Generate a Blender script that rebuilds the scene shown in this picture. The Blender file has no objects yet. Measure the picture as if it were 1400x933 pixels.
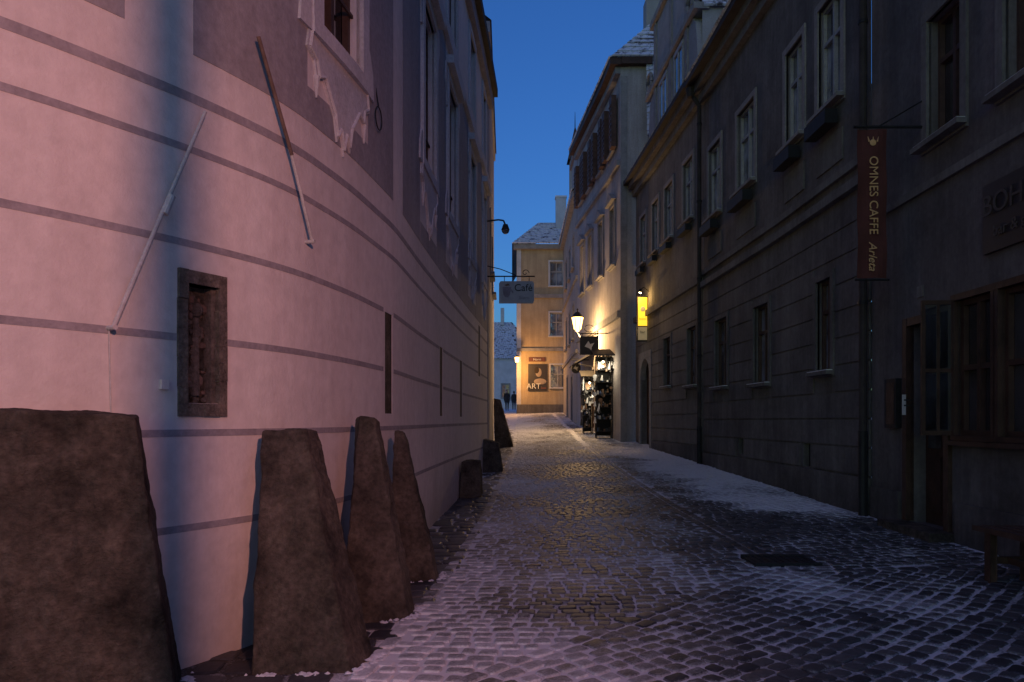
import bpy, bmesh, math, random
import numpy as np
from mathutils import Vector, Matrix, noise
random.seed(7)
sc = bpy.context.scene
sc.view_settings.view_transform='Standard'; sc.view_settings.look='None'; sc.view_settings.exposure=0
COL = sc.collection

# ---------------- terrain ----------------
PY=[-60,8,12,17,25,35,48,70,90,600]; PZ=[0,0,.05,.2,.47,1.1,1.95,2.55,3.0,3.0]
def H(x,y): return float(np.interp(y,PY,PZ))+.028*min(max(x+1,0),7)

def smooth_knots(ys,xs,w):
    offs=np.linspace(-w,w,7)
    return lambda y: float(np.mean(np.interp(y+offs,ys,xs)))
gL=smooth_knots([0.5,2.2,3.0,3.75,4.44,4.75,5.45,6.45,7.8,9.5,12,15,17.5,20,24],[-6.8,-4.2,-3.3,-2.62,-2.16,-1.97,-1.64,-1.42,-1.25,-1.2,-1.09,-.93,-.77,-.63,-.45],.3)
gR1=smooth_knots([5,10.4,14,19,23,27,30],[4.95,5.12,5.12,4.97,4.8,4.62,4.5],.1)
gR2=smooth_knots([24,27.3,29,36,37,47,52],[4.1,4.05,3.95,3.3,3.22,3.35,3.4],.05)
gL2=smooth_knots([20,30],[-.66,-.74],.05)

def FY(g,side):
    def F(a,z,d):
        t=Vector((g(a+.05)-g(a-.05),.1)); t.normalize()
        n=Vector((t.y,-t.x))*side
        return (g(a)+n.x*d, a+n.y*d, z)
    return F
def FX(y0):
    return lambda a,z,d:(a,y0-d,z)
FL=FY(gL,1); FL2=FY(gL2,1); FR=FY(gR1,-1); FR2=FY(gR2,-1)

# ---------------- materials ----------------
def nt(name):
    m=bpy.data.materials.new(name); m.use_nodes=True
    t=m.node_tree; b=t.nodes['Principled BSDF']; return m,t,b
def N(t,ty,**k):
    n=t.nodes.new(ty)
    for a,v in k.items():
        if a in n.inputs.keys(): n.inputs[a].default_value=v
        else: setattr(n,a,v)
    return n
def ramp(t,src,p0,p1,c0=(0,0,0,1),c1=(1,1,1,1)):
    r=N(t,'ShaderNodeValToRGB'); e=r.color_ramp.elements
    e[0].position=p0; e[1].position=p1; e[0].color=c0; e[1].color=c1
    t.links.new(src,r.inputs[0]); return r.outputs[0]
def mrange(t,src,a,b):
    r=N(t,'ShaderNodeMapRange'); r.inputs['From Min'].default_value=a; r.inputs['From Max'].default_value=b
    t.links.new(src,r.inputs['Value']); return r.outputs[0]
def mix(t,f,a,b,mode='MIX'):
    m=N(t,'ShaderNodeMix',data_type='RGBA',blend_type=mode)
    for s,v in ((m.inputs[0],f),(m.inputs[6],a),(m.inputs[7],b)):
        if isinstance(v,(int,float)): s.default_value=v
        elif isinstance(v,tuple): s.default_value=v if len(v)==4 else (*v,1)
        else: t.links.new(v,s)
    return m.outputs[2]
def noiz(t,co,scale,detail=5,rough=.6):
    n=N(t,'ShaderNodeTexNoise'); n.inputs['Scale'].default_value=scale; n.inputs['Detail'].default_value=detail; n.inputs['Roughness'].default_value=rough
    t.links.new(co,n.inputs['Vector']); return n.outputs[0]
def rough_mat(name,col,dark=.7,light=1.1,s1=1.1,s2=22,bump=.25,rough=.9,bscale=45,streak=0,bdist=.01,spec=.25,dirt=0.0,fine=.82):
    m,t,b=nt(name)
    geo=N(t,'ShaderNodeNewGeometry'); co=geo.outputs['Position']
    n1=noiz(t,co,s1,6,.65); n2=noiz(t,co,s2,4)
    c=Vector(col)
    a=ramp(t,n1,.32,.68,(*(c*dark),1),(*(c*light),1))
    f=ramp(t,n2,.3,.7,(fine,fine,fine,1),(1.08,1.08,1.08,1))
    o=mix(t,1.0,a,f,'MULTIPLY')
    if streak:
        mp=N(t,'ShaderNodeMapping'); mp.inputs['Scale'].default_value=(3,3,.25); t.links.new(co,mp.inputs[0])
        n3=noiz(t,mp.outputs[0],1.6,6,.7); k=1-.22*streak
        o=mix(t,1.0,o,ramp(t,n3,.4,.62,(k,k*.98,k*.98,1),(1,1,1,1)),'MULTIPLY')
    if dirt>0:
        sx=N(t,'ShaderNodeSeparateXYZ'); t.links.new(co,sx.inputs[0])
        mm=N(t,'ShaderNodeMath',operation='MULTIPLY_ADD'); t.links.new(n1,mm.inputs[0]); mm.inputs[1].default_value=1.6; t.links.new(sx.outputs[2],mm.inputs[2])
        fz=mrange(t,mm.outputs[0],.75,1.7)
        o=mix(t,1.0,o,mix(t,fz,(1-dirt,1-dirt,1-dirt*1.05),(1.0,1.0,1.0)),'MULTIPLY')
    t.links.new(o,b.inputs['Base Color'])
    b.inputs['Roughness'].default_value=rough; b.inputs['Specular IOR Level'].default_value=spec
    if bump>0:
        nb=noiz(t,co,bscale,6,.7); nb2=noiz(t,co,bscale*.12,3)
        ad=N(t,'ShaderNodeMath',operation='MULTIPLY_ADD'); t.links.new(nb2,ad.inputs[0]); ad.inputs[1].default_value=2.0; t.links.new(nb,ad.inputs[2])
        bp=N(t,'ShaderNodeBump'); bp.inputs['Strength'].default_value=bump; bp.inputs['Distance'].default_value=bdist
        t.links.new(ad.outputs[0],bp.inputs['Height']); t.links.new(bp.outputs[0],b.inputs['Normal'])
    return m
M={}
M['lwall']=rough_mat('white_plaster',(.74,.68,.67),.90,1.03,.7,9,.35,streak=.25,dirt=.3,fine=.92)
M['lline']=rough_mat('grey_painted_line',(.36,.33,.36),.8,1.1,5,30,.3)
M['lgrey']=rough_mat('grey_painted_field',(.36,.34,.37),.88,1.1,.8,18,.4,streak=.4)
M['ltrim']=rough_mat('white_stucco_trim',(.64,.61,.63),.85,1.05,3,30,.5)
M['stone']=rough_mat('brown_guard_stone',(.105,.086,.070),.22,1.8,2.4,26,1.0,.9,75,bdist=.022,fine=.5)
M['fstone']=rough_mat('stone_frame',(.22,.18,.155),.5,1.3,9,50,1.0,.9,70,bdist=.02,fine=.6)
M['r0']=rough_mat('dark_plaster',(.17,.155,.150),.6,1.15,.9,15,.4,streak=1.1,dirt=.35)
M['r1']=rough_mat('grey_plaster',(.18,.167,.160),.6,1.15,1.0,15,.4,streak=1.1,dirt=.35)
M['r1b']=rough_mat('grey_green_plaster',(.21,.20,.185),.65,1.12,1.0,15,.4,streak=1.0,dirt=.35)
M['trim']=rough_mat('pale_trim',(.32,.305,.295),.7,1.05,3,30,.3)
M['gable']=rough_mat('gable_plaster',(.36,.35,.35),.8,1.05,2,30,.3)
M['r2']=rough_mat('cream_plaster',(.46,.43,.41),.8,1.05,1,20,.3,streak=.8)
M['r3']=rough_mat('beige_plaster',(.42,.38,.33),.8,1.05,1,20,.3,streak=.7)
M['yel']=rough_mat('ochre_plaster',(.50,.39,.25),.8,1.08,.8,20,.3,streak=.7)
M['white']=rough_mat('far_white_plaster',(.6,.6,.62),.8,1.05,1,20,.2)
M['wood']=rough_mat('brown_wood',(.065,.036,.025),.6,1.3,5,50,.4,.6)
M['shut']=rough_mat('shutter_wood',(.11,.06,.045),.6,1.3,5,50,.4,.6)
M['iron']=rough_mat('black_iron',(.02,.02,.022),.7,1.3,8,60,.2,.6)
M['zinc']=rough_mat('zinc_pipe',(.055,.046,.044),.6,1.2,3,40,.2,.75,spec=.2)
M['wframe']=rough_mat('pale_window_frame',(.38,.375,.37),.8,1.1,6,50,.2,.6)
M['bframe']=rough_mat('brown_window_frame',(.09,.055,.042),.7,1.2,6,50,.2,.6)
M['tile']=rough_mat('roof_tile',(.09,.065,.06),.6,1.3,4,30,.4,.85)
M['rod']=rough_mat('white_rod',(.6,.56,.56),.8,1.05,8,50,.2,.6)
M['rust']=rough_mat('rusty_rod',(.17,.11,.09),.7,1.2,8,50,.2,.8)
def snow_tile():
    m,t,b=nt('snowy_roof_tile'); geo=N(t,'ShaderNodeNewGeometry'); co=geo.outputs['Position']
    n=noiz(t,co,3.5,6,.7)
    o=mix(t,ramp(t,n,.36,.50),(.07,.06,.065),(.62,.66,.72)); t.links.new(o,b.inputs['Base Color']); b.inputs['Roughness'].default_value=.9
    return m
M['stile']=snow_tile()
def glass(name,c0,c1,scale=1.3):
    m,t,b=nt(name); geo=N(t,'ShaderNodeNewGeometry'); n=noiz(t,geo.outputs['Position'],scale,3)
    t.links.new(ramp(t,n,.4,.6,(*c0,1),(*c1,1)),b.inputs['Base Color'])
    b.inputs['Roughness'].default_value=.06; b.inputs['Specular IOR Level'].default_value=1.0; b.inputs['IOR'].default_value=2.1
    nb=noiz(t,geo.outputs['Position'],2.5,2); bp=N(t,'ShaderNodeBump'); bp.inputs['Strength'].default_value=.15; bp.inputs['Distance'].default_value=.02
    t.links.new(nb,bp.inputs['Height']); t.links.new(bp.outputs[0],b.inputs['Normal'])
    return m
M['glass']=glass('window_glass',(.05,.06,.08),(.28,.31,.38))
M['dglass']=glass('dark_window_glass',(.01,.01,.012),(.04,.04,.05))
def flat(name,col,rough=.7,emis=None,es=0):
    m,t,b=nt(name)
    geo=N(t,'ShaderNodeNewGeometry'); n=noiz(t,geo.outputs['Position'],9,4)
    c=Vector(col); t.links.new(ramp(t,n,.3,.7,(*(c*.85),1),(*c,1)),b.inputs['Base Color']); b.inputs['Roughness'].default_value=rough
    if emis: b.inputs['Emission Color'].default_value=(*emis,1); b.inputs['Emission Strength'].default_value=es
    return m
M['snow']=rough_mat('snow',(.74,.75,.80),.9,1.03,5,40,.5,.8,30)
M['banner']=flat('red_banner_cloth',(.10,.028,.022),.9)
M['btext']=flat('banner_lettering',(.75,.45,.2),.8)
M['signw']=flat('white_sign_board',(.55,.56,.55),.6)
M['signk']=flat('dark_sign_paint',(.02,.02,.025),.6)
M['plq']=flat('dark_plaque',(.03,.022,.02),.5)
M['plt']=flat('plaque_lettering',(.07,.055,.05),.5)
M['lampglass']=flat('lit_lantern_glass',(.9,.7,.3),.4,(1,.52,.13),9)
M['bulb']=flat('lit_bulb',(.9,.8,.5),.4,(1,.72,.35),25)
M['lityellow']=flat('lit_yellow_sign',(.8,.6,.05),.5,(1,.52,.03),1.5)
M['litwhite']=flat('lit_white_sign',(.6,.55,.4),.5,(1,.75,.35),.12)
M['coat']=flat('dark_coat',(.02,.02,.025),.9)
M['skin']=flat('skin',(.45,.28,.2),.6)
M['hair']=flat('hair',(.03,.02,.015),.8)
M['red']=flat('red_paint',(.14,.05,.04),.6)
M['item1']=flat('item_white',(.7,.7,.68),.5); M['item2']=flat('item_blue',(.1,.15,.3),.5)
M['item3']=flat('item_brown',(.2,.12,.07),.6); M['item4']=flat('item_black',(.03,.03,.03),.5)
M['portrait']=flat('poster_grey',(.3,.24,.2),.6); M['posterbg']=flat('poster_dark',(.03,.025,.03),.5)

# ---------------- builder ----------------
class B:
    def __init__(s,name,loc=(0,0,0)):
        s.name=name; s.loc=Vector(loc); s.parts={}
        s.e=bpy.data.objects.new(name,None); s.e.location=s.loc; s.e.empty_display_size=.3; COL.objects.link(s.e)
    def part(s,p,m):
        return s.parts.setdefault((p,m),([],[]))
    def mesh(s,p,m,vs,fs):
        V,Fc=s.part(p,m); k=len(V); V+= [tuple(v) for v in vs]; Fc+=[tuple(i+k for i in f) for f in fs]
    def box(s,p,m,F,a0,a1,z0,z1,d0,d1,n=None):
        if n is None: n=max(1,int(abs(a1-a0)/.35))
        vs=[];fs=[]
        for i in range(n+1):
            a=a0+(a1-a0)*i/n
            vs+=[F(a,z0,d0),F(a,z1,d0),F(a,z1,d1),F(a,z0,d1)]
        for i in range(n):
            k=4*i
            for j in range(4): fs.append((k+j,k+(j+1)%4,k+4+(j+1)%4,k+4+j))
        fs.append((0,1,2,3)); fs.append((4*n,4*n+3,4*n+2,4*n+1))
        s.mesh(p,m,vs,fs)
    def cube(s,p,m,x0,x1,y0,y1,z0,z1):
        s.box(p,m,lambda a,z,d:(a,d,z),x0,x1,z0,z1,y0,y1,1)
    def poly(s,p,m,F,pts,d0,d1):
        n=len(pts); vs=[F(a,z,d1) for a,z in pts]+[F(a,z,d0) for a,z in pts]
        fs=[tuple(range(n)),tuple(range(2*n-1,n-1,-1))]+[(i,(i+1)%n,n+(i+1)%n,n+i) for i in range(n)]
        s.mesh(p,m,vs,fs)
    def tube(s,p,m,p0,p1,r,r1=None,n=10):
        p0=Vector(p0);p1=Vector(p1); r1=r if r1 is None else r1
        d=(p1-p0).normalized(); u=d.orthogonal().normalized(); w=d.cross(u)
        vs=[];
        for c,rr in ((p0,r),(p1,r1)):
            for i in range(n):
                t=2*math.pi*i/n; vs.append(c+u*math.cos(t)*rr+w*math.sin(t)*rr)
        fs=[(i,(i+1)%n,n+(i+1)%n,n+i) for i in range(n)]+[tuple(range(n))[::-1],tuple(range(n,2*n))]
        s.mesh(p,m,vs,fs)
    def path(s,p,m,pts,r):
        for a,b in zip(pts[:-1],pts[1:]): s.tube(p,m,a,b,r,n=8)
    def ball(s,p,m,c,r,sc=(1,1,1),n=12):
        vs=[];fs=[]
        for j in range(n//2+1):
            ph=math.pi*j/(n//2)
            for i in range(n):
                t=2*math.pi*i/n; vs.append((c[0]+r*sc[0]*math.sin(ph)*math.cos(t),c[1]+r*sc[1]*math.sin(ph)*math.sin(t),c[2]+r*sc[2]*math.cos(ph)))
        for j in range(n//2):
            for i in range(n): fs.append((j*n+i,j*n+(i+1)%n,(j+1)*n+(i+1)%n,(j+1)*n+i))
        s.mesh(p,m,vs,fs)
    def wall(s,p,m,F,a0,a1,z0,z1,holes=(),dep=.25,step=.4):
        A={a0,a1};Z={z0,z1}
        n=int((a1-a0)/step)+1
        for i in range(n+1): A.add(a0+(a1-a0)*i/n)
        for h in holes: A|={h[0],h[1]}; Z|={h[2],h[3]}
        A=sorted(A);Z=sorted(Z)
        idx={};vs=[];fs=[]
        def g(a,z,d=0):
            k=(a,z,d)
            if k not in idx: idx[k]=len(vs); vs.append(F(a,z,d))
            return idx[k]
        for i in range(len(A)-1):
            for j in range(len(Z)-1):
                ca=(A[i]+A[i+1])/2; cz=(Z[j]+Z[j+1])/2
                if any(h[0]<ca<h[1] and h[2]<cz<h[3] for h in holes): continue
                fs.append((g(A[i],Z[j]),g(A[i+1],Z[j]),g(A[i+1],Z[j+1]),g(A[i],Z[j+1])))
        for h in holes:
            x0,x1,y0,y1=h[:4]
            for q in (((x0,y0),(x1,y0)),((x1,y0),(x1,y1)),((x1,y1),(x0,y1)),((x0,y1),(x0,y0))):
                (a,z),(b,w)=q; k=len(vs); vs+=[F(a,z,0),F(b,w,0),F(b,w,-dep),F(a,z,-dep)]; fs.append((k,k+1,k+2,k+3))
        s.mesh(p,m,vs,fs)
    def courses(s,p,m,F,a0,a1,z0,z1,h,gap,holes,d):
        z=z0
        while z<z1-.05:
            zt=min(z+h-gap,z1); iv=[(a0,a1)]
            for q in holes:
                if q[2]<zt and q[3]>z:
                    nv=[]
                    for (u,v) in iv:
                        lo,hi=q[0]-.14,q[1]+.14
                        if hi<=u or lo>=v: nv.append((u,v)); continue
                        if lo>u: nv.append((u,lo))
                        if hi<v: nv.append((hi,v))
                    iv=nv
            for (u,v) in iv:
                if v-u>.03: s.box(p,m,F,u,v,z,zt,-.05,d)
            z+=h
    def window(s,F,a0,a1,z0,z1,dep=.14,fm='wframe',gm='glass',sur='trim',sw=.12,sd=.035,sill=True,trans=.66,mull=1):
        fw=.05*max(1,(a1-a0)/1.0); 
        s.box('window_glass',gm,F,a0,a1,z0,z1,-dep-.05,-dep-.03,1)
        fd0,fd1=-dep-.028,-dep+.03
        s.box('window_frame',fm,F,a0,a0+fw,z0,z1,fd0,fd1,1); s.box('window_frame',fm,F,a1-fw,a1,z0,z1,fd0,fd1,1)
        s.box('window_frame',fm,F,a0+fw,a1-fw,z0,z0+.06,fd0,fd1,1); s.box('window_frame',fm,F,a0+fw,a1-fw,z1-.06,z1,fd0,fd1,1)
        zt=z0+(z1-z0)*trans
        if trans<1: s.box('window_frame',fm,F,a0+fw,a1-fw,zt-.03,zt+.03,fd0,fd1-.003,1)
        for i in range(mull):
            ac=a0+(a1-a0)*(i+1)/(mull+1)
            s.box('window_frame',fm,F,ac-.028,ac+.028,z0+.06,z1-.06,fd0,fd1+.004,1)
        if sur:
            s.box('window_surround',sur,F,a0-sw,a0,z0,z1,-.03,sd); s.box('window_surround',sur,F,a1,a1+sw,z0,z1,-.03,sd)
            s.box('window_surround',sur,F,a0-sw,a1+sw,z1,z1+sw,-.03,sd+.003); 
            s.box('window_surround',sur,F,a0-sw,a1+sw,z0-sw*.8,z0,-.03,sd+.003)
        if sill:
            s.box('window_sill',sur or 'trim',F,a0-sw-.03,a1+sw+.03,z0-.065,z0-.005,sd+.004,sd+.12)
            s.box('sill_snow','snow',F,a0-sw,a1+sw,z0-.004,z0+.012,sd+.004,sd+.10)
    def quad(s,p,m,a,b,c,d): s.mesh(p,m,[a,b,c,d],[(0,1,2,3)])
    def tiles(s,p,m,p00,p10,p11,p01,rows,cols,th=.035):
        p00,p10,p11,p01=map(Vector,(p00,p10,p11,p01)); nrm=(p10-p00).cross(p01-p00).normalized()
        if nrm.z<0: nrm=-nrm
        vs=[];fs=[]
        def P(u,v): return (p00*(1-u)+p10*u)*(1-v)+(p01*(1-u)+p11*u)*v
        for r in range(rows):
            for c in range(cols):
                o=(.5 if r%2 else 0)
                u0=max(0,(c-o+.04)/cols); u1=min(1,(c-o+.96)/cols)
                if u1<=u0: continue
                v0=r/rows; v1=min(1,(r+1.25)/rows); j=random.uniform(-.006,.006)
                a,b,cc,d=P(u0,v0),P(u1,v0),P(u1,v1),P(u0,v1)
                lo=nrm*(th*1.8+j); hi=nrm*(th*.2)
                k=len(vs); vs+=[a+lo,b+lo,cc+hi,d+hi,a,b,cc,d]
                fs+=[(k,k+1,k+2,k+3),(k+4,k+5,k+1,k),(k,k+3,k+7,k+4),(k+1,k+2,k+6,k+5)]
        s.mesh(p,m,vs,fs); s.quad('roof_base','tile',p00,p10,p11,p01)
    def text(s,body,loc,xd,yd,size,m,name='lettering',ext=.004,align='CENTER'):
        c=bpy.data.curves.new(name,'FONT'); c.body=body; c.size=size; c.extrude=ext; c.align_x=align; c.align_y='CENTER'; c.materials.append(M[m])
        o=bpy.data.objects.new(name,c); COL.objects.link(o)
        x=Vector(xd).normalized(); y=Vector(yd).normalized(); z=x.cross(y)
        mt=Matrix((x,y,z)).transposed().to_4x4(); mt.translation=Vector(loc)-s.loc
        o.parent=s.e; o.matrix_basis=mt; return o
    def light(s,loc,power,col,r=.1,name='lamp_light'):
        l=bpy.data.lights.new(name,'POINT'); l.energy=power; l.color=col; l.shadow_soft_size=r
        o=bpy.data.objects.new(name,l); o.parent=s.e; o.location=Vector(loc)-s.loc; COL.objects.link(o)
    def done(s,bevel=0):
        out=[]
        for (p,m),(V,Fc) in s.parts.items():
            me=bpy.data.meshes.new(p); me.from_pydata([tuple(Vector(v)-s.loc) for v in V],[],Fc); me.materials.append(M[m]); me.update()
            o=bpy.data.objects.new(p,me); o.parent=s.e; COL.objects.link(o); out.append(o)
            if bevel:
                md=o.modifiers.new('b','BEVEL'); md.width=bevel; md.segments=2
        return out

# ---------------- snow mask ----------------
XS_Y=[0,4.7,6.9,10.5,18,24,48]; XS_X=[-1.5,-.89,-.69,-.47,-.18,0.05,.3]
def xs(y): return float(np.interp(y,XS_Y,XS_X))
def snowm(x,y):
    v=Vector((x*.55,y*.35,0)); n=noise.noise(v)*.36+noise.noise(v*3.1)*.26+noise.noise(v*8)*.12
    m=.385+n
    e=xs(y)
    if x<e: m-=.24 if y<16 else .1
    else: m+=.30*max(0,1-(x-e)/1.3)
    if y>11: m+=.28*min(1,(y-11)/14)
    w=gR1(y) if y<27 else gR2(y)
    if 9.8<y<26:
        t=min(1,(y-9.8)/1.5)*min(1,(26-y)/3); q=(x-(w-1.45+ .3*math.sin(y*1.3)+.5*noise.noise(Vector((y*1.7,0,3)))))
        if q>-.3: m+=.55*t*min(1,max(0,(q+.3)/.5))
    if x>2.5 and y<11: m-=.10*min(1,(x-2.5)/1.0)
    return min(1.3,max(0,m))

# ---------------- ground ----------------
def attr(me,vals):
    a=me.attributes.new('snow','FLOAT','POINT'); a.data.foreach_set('value',np.array(vals,dtype=np.float32))
gx=sorted(set([-400,-200,-100,-50,-25,-12]+list(np.arange(-8,8.01,.25))+[12,25,50,100,200,400]))
gy=sorted(set([-60,-30,-15,-8]+list(np.arange(-4,52.01,.25))+list(range(53,92,1))+[100,120,150,200,300,450,600]))
vs=[(x,y,H(x,y)-.012) for y in gy for x in gx]; nx=len(gx)
fs=[(j*nx+i,j*nx+i+1,(j+1)*nx+i+1,(j+1)*nx+i) for j in range(len(gy)-1) for i in range(nx-1)]
me=bpy.data.meshes.new('ground'); me.from_pydata(vs,[],fs); attr(me,[snowm(x,y)+.08 for x,y,z in vs])
def ground_mat(name,base):
    m,t,b=nt(name); geo=N(t,'ShaderNodeNewGeometry'); co=geo.outputs['Position']
    at=N(t,'ShaderNodeAttribute',attribute_name='snow')
    n1=noiz(t,co,7 if base else 8,7,.8); n2=noiz(t,co,70,3)
    s=N(t,'ShaderNodeMath',operation='ADD'); t.links.new(n1,s.inputs[0]); t.links.new(at.outputs['Fac'],s.inputs[1])
    s2=N(t,'ShaderNodeMath',operation='MULTIPLY_ADD'); t.links.new(n2,s2.inputs[0]); s2.inputs[1].default_value=.45; t.links.new(s.outputs[0],s2.inputs[2])
    if base:
        fac=mrange(t,s2.outputs[0],.85,1.2); c0=(.03,.028,.027)
    else:
        fac=mrange(t,s2.outputs[0],1.13,1.70); at2=N(t,'ShaderNodeAttribute',attribute_name='tone')
        c0=mix(t,at2.outputs['Fac'],(.03,.03,.034),(.10,.097,.10)); c0=mix(t,1.0,c0,ramp(t,noiz(t,co,30,5),.3,.7,(.7,.7,.7,1),(1.15,1.15,1.15,1)),'MULTIPLY')
    t.links.new(mix(t,fac,c0,(.64,.65,.68)),b.inputs['Base Color'])
    rr=ramp(t,fac,0,1,(.55,.55,.55,1),(.9,.9,.9,1)); t.links.new(rr,b.inputs['Roughness'])
    b.inputs['Specular IOR Level'].default_value=.35
    ad=N(t,'ShaderNodeMath',operation='MULTIPLY_ADD'); t.links.new(n2,ad.inputs[0]); ad.inputs[1].default_value=.6; t.links.new(fac,ad.inputs[2])
    bp=N(t,'ShaderNodeBump'); bp.inputs['Strength'].default_value=.5; bp.inputs['Distance'].default_value=.005
    t.links.new(ad.outputs[0],bp.inputs['Height']); t.links.new(bp.outputs[0],b.inputs['Normal'])
    return m
M['gr']=ground_mat('ground_snow_and_dirt',True); M['cob']=ground_mat('granite_setts',False)
me.materials.append(M['gr']); g=bpy.data.objects.new('ground',me); COL.objects.link(g)

# cobbles
CV=[];CF=[];CS=[];CT=[]
def stone(cx,cy,w,l,ang):
    ca,sa=math.cos(ang),math.sin(ang); k=len(CV); tone=random.random(); sn=snowm(cx,cy)+random.uniform(-.09,.09)
    hz=random.uniform(-.004,.003); tx=random.uniform(-.035,.035); ty=random.uniform(-.035,.035)
    jit=[random.uniform(-.16,.12) for _ in range(8)]
    base=[(-1,-.74),(-.74,-1),(.74,-1),(1,-.74),(1,.74),(.74,1),(-.74,1),(-1,.74)]
    for (f,zz) in ((1.0,-.03),(.98,-.006),(.84,.001)):
        for i,(a,b) in enumerate(base):
            q=f*(1+jit[i//2]*.7); x=a*w/2*q; y=b*l/2*q
            X=cx+x*ca-y*sa; Y=cy+x*sa+y*ca
            CV.append((X,Y,H(X,Y)+zz+hz+(x*tx+y*ty if zz>-.02 else 0))); CS.append(sn+(0.18 if zz<0 else 0)); CT.append(tone)
    CV.append((cx,cy,H(cx,cy)+.003+hz)); CS.append(sn-.04); CT.append(tone)
    for r in range(2):
        for i in range(8): CF.append((k+r*8+i,k+r*8+(i+1)%8,k+r*8+8+(i+1)%8,k+r*8+8+i))
    for i in range(8): CF.append((k+16+i,k+16+(i+1)%8,k+24))
def wl(y): return gL(y) if y<20 else gL2(y) if y<30 else -2.5
def wr(y): return (gR1(y) if y<27 else gR2(y))
def zone(x,y):
    if y<3 or y>49 or x<wl(y)+.02 or x>wr(y)-.08: return None
    if x<xs(y)-.0: return 'S'
    if abs(x-xs(y))<.08: return None
    q=(x-.26)-(y-4.77)
    if x>2.65 and y>7: return None if (x<2.78 or y<7.12) else 'C'
    if abs(q)<.15 : return None
    if q>0: return 'B'
    return None if x>2.52 else 'A'
def fill(zn,ang,pitch,w0,w1,ox,oy,ext,arc):
    ca,sa=math.cos(ang),math.sin(ang); r0,r1,c0,c1=ext; v=r0
    while v<r1:
        u=c0+random.uniform(0,.1); p=pitch*random.uniform(.88,1.1)
        while u<c1:
            w=random.uniform(w0,w1); uc=u+w/2
            vv=v+arc*(uc)**2+.016*math.sin(uc*4+v*3)+.012*math.sin(uc*9-v*5)
            x=ox+uc*ca-vv*sa; y=oy+uc*sa+vv*ca
            if zone(x,y)==zn:
                stone(x,y,w-.019+random.uniform(-.008,.004),p-.019+random.uniform(-.016,.004),ang+2*arc*uc+random.uniform(-.09,.09))
            u+=w
        v+=p
fill('A',0,.132,.11,.20,1.0,0,(1,49,-4,5),.05)
fill('B',math.radians(38),.13,.11,.19,2,5,(-6,6,-6,6),.03)
fill('C',math.radians(6),.13,.10,.19,4,0,(5,49,-4,4),.03)
fill('S',math.radians(2),.24,.18,.34,-1,0,(2,49,-2,2),0)
for i in range(26):
    t=i*.2; x=-.9+t*.7071; y=x-.26+4.77
    if x<2.5 and zone(x,y) is None and x>xs(y)+.1:
        for o in (-.065,.065): stone(x-o*.707,y+o*.707,.185,.105,math.radians(45+random.uniform(-3,3)))
y=7.1
while y<26:
    for o in (0,.125): stone(2.6+o-.02+.05*math.sin(y*.3),y,.1,.18,random.uniform(-.05,.05))
    y+=.2
x=2.8
while x<4.9: stone(x,7.03,.18,.1,random.uniform(-.04,.04)); x+=.2
y=3.4
while y<40:
    stone(xs(y),y,.12,.26,-math.atan((xs(y+.1)-xs(y))/.1)); y+=.285
me=bpy.data.meshes.new('cobblestone_road'); me.from_pydata(CV,[],CF); attr(me,CS)
a=me.attributes.new('tone','FLOAT','POINT'); a.data.foreach_set('value',np.array(CT,dtype=np.float32))
me.materials.append(M['cob'])
o=bpy.data.objects.new('cobblestone_road',me); COL.objects.link(o)
print('stones',len(CV)//25)

b=B('drain_cover',(2.75,7.5,H(2.75,7.5)))
z=H(2.75,7.5)+.016
b.cube('frame','iron',2.42,3.08,7.25,7.31,z-.03,z+.012); b.cube('frame','iron',2.42,3.08,7.69,7.75,z-.03,z+.012)
b.cube('plate','iron',2.42,3.08,7.31,7.69,z-.03,z)
for i in range(9): b.cube('ribs','iron',2.46+i*.07,2.49+i*.07,7.33,7.67,z,z+.008)
b.done()

# ---------------- left townhouse ----------------
L=B('painted_corner_townhouse',(-3,8,0))
niche=[(4.62,4.83,1.66,2.42)]
slits=[(7.45,7.72,1.62,2.66),(11.35,11.65,1.62,2.7),(13.9,14.25,1.62,2.7),(17.2,17.6,2.6,3.8)]
wins=[(5.88,6.68,4.72,6.9),(9.75,10.75,5.05,7.25),(12.25,13.3,5.05,7.25),(15.5,16.4,5.05,7.25),(18.2,18.9,5.05,7.25)]
wtop=[(a,b_,8.2,9.8) for a,b_,_,_ in wins]
L.wall('walls','lwall',FL,.6,20,-.4,10.4,niche+slits+wins+wtop,dep=.35,step=.12)
L.quad('walls','lwall',FL(20,-.4,0),FL(20,10.4,0),(-8,20,10.4),(-8,20,-.4))
L.quad('roof','tile',FL(20,10.7,.2),(-5,20,15),(-7,2,15),FL(2,10.7,.2))
for z,h in ((.87,.045),(1.47,.045),(2.07,.045),(2.67,.045),(3.27,.045),(3.60,.06)):
    segs=[(.6,20)]
    for q in niche+slits:
        if q[2]-.1<z<q[3]+.1:
            ns=[]
            for u,v in segs:
                if q[0]>u and q[1]<v: ns+=[(u,q[0]-.06),(q[1]+.06,v)]
                else: ns.append((u,v))
            segs=ns
    for u,v in segs: L.box('painted_lines','lline',FL,u,v,z-h/2,z+h/2,-.02,.003,max(2,int((v-u)/.12)))
def field(a0,a1,z0,z1): L.box('painted_fields','lgrey',FL,a0,a1,z0,z1,-.02,.004,max(2,int((a1-a0)/.12)))
field(3.5,4.28,3.9,7.8); field(4.66,5.68,3.88,7.8)
field(6.9,7.75,3.88,7.8); field(8.25,9.5,3.88,7.8); field(11.0,12.0,3.88,7.8); field(13.55,15.25,3.88,7.8); field(16.65,17.95,3.88,7.8); field(19.15,19.9,3.88,7.8)
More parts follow.
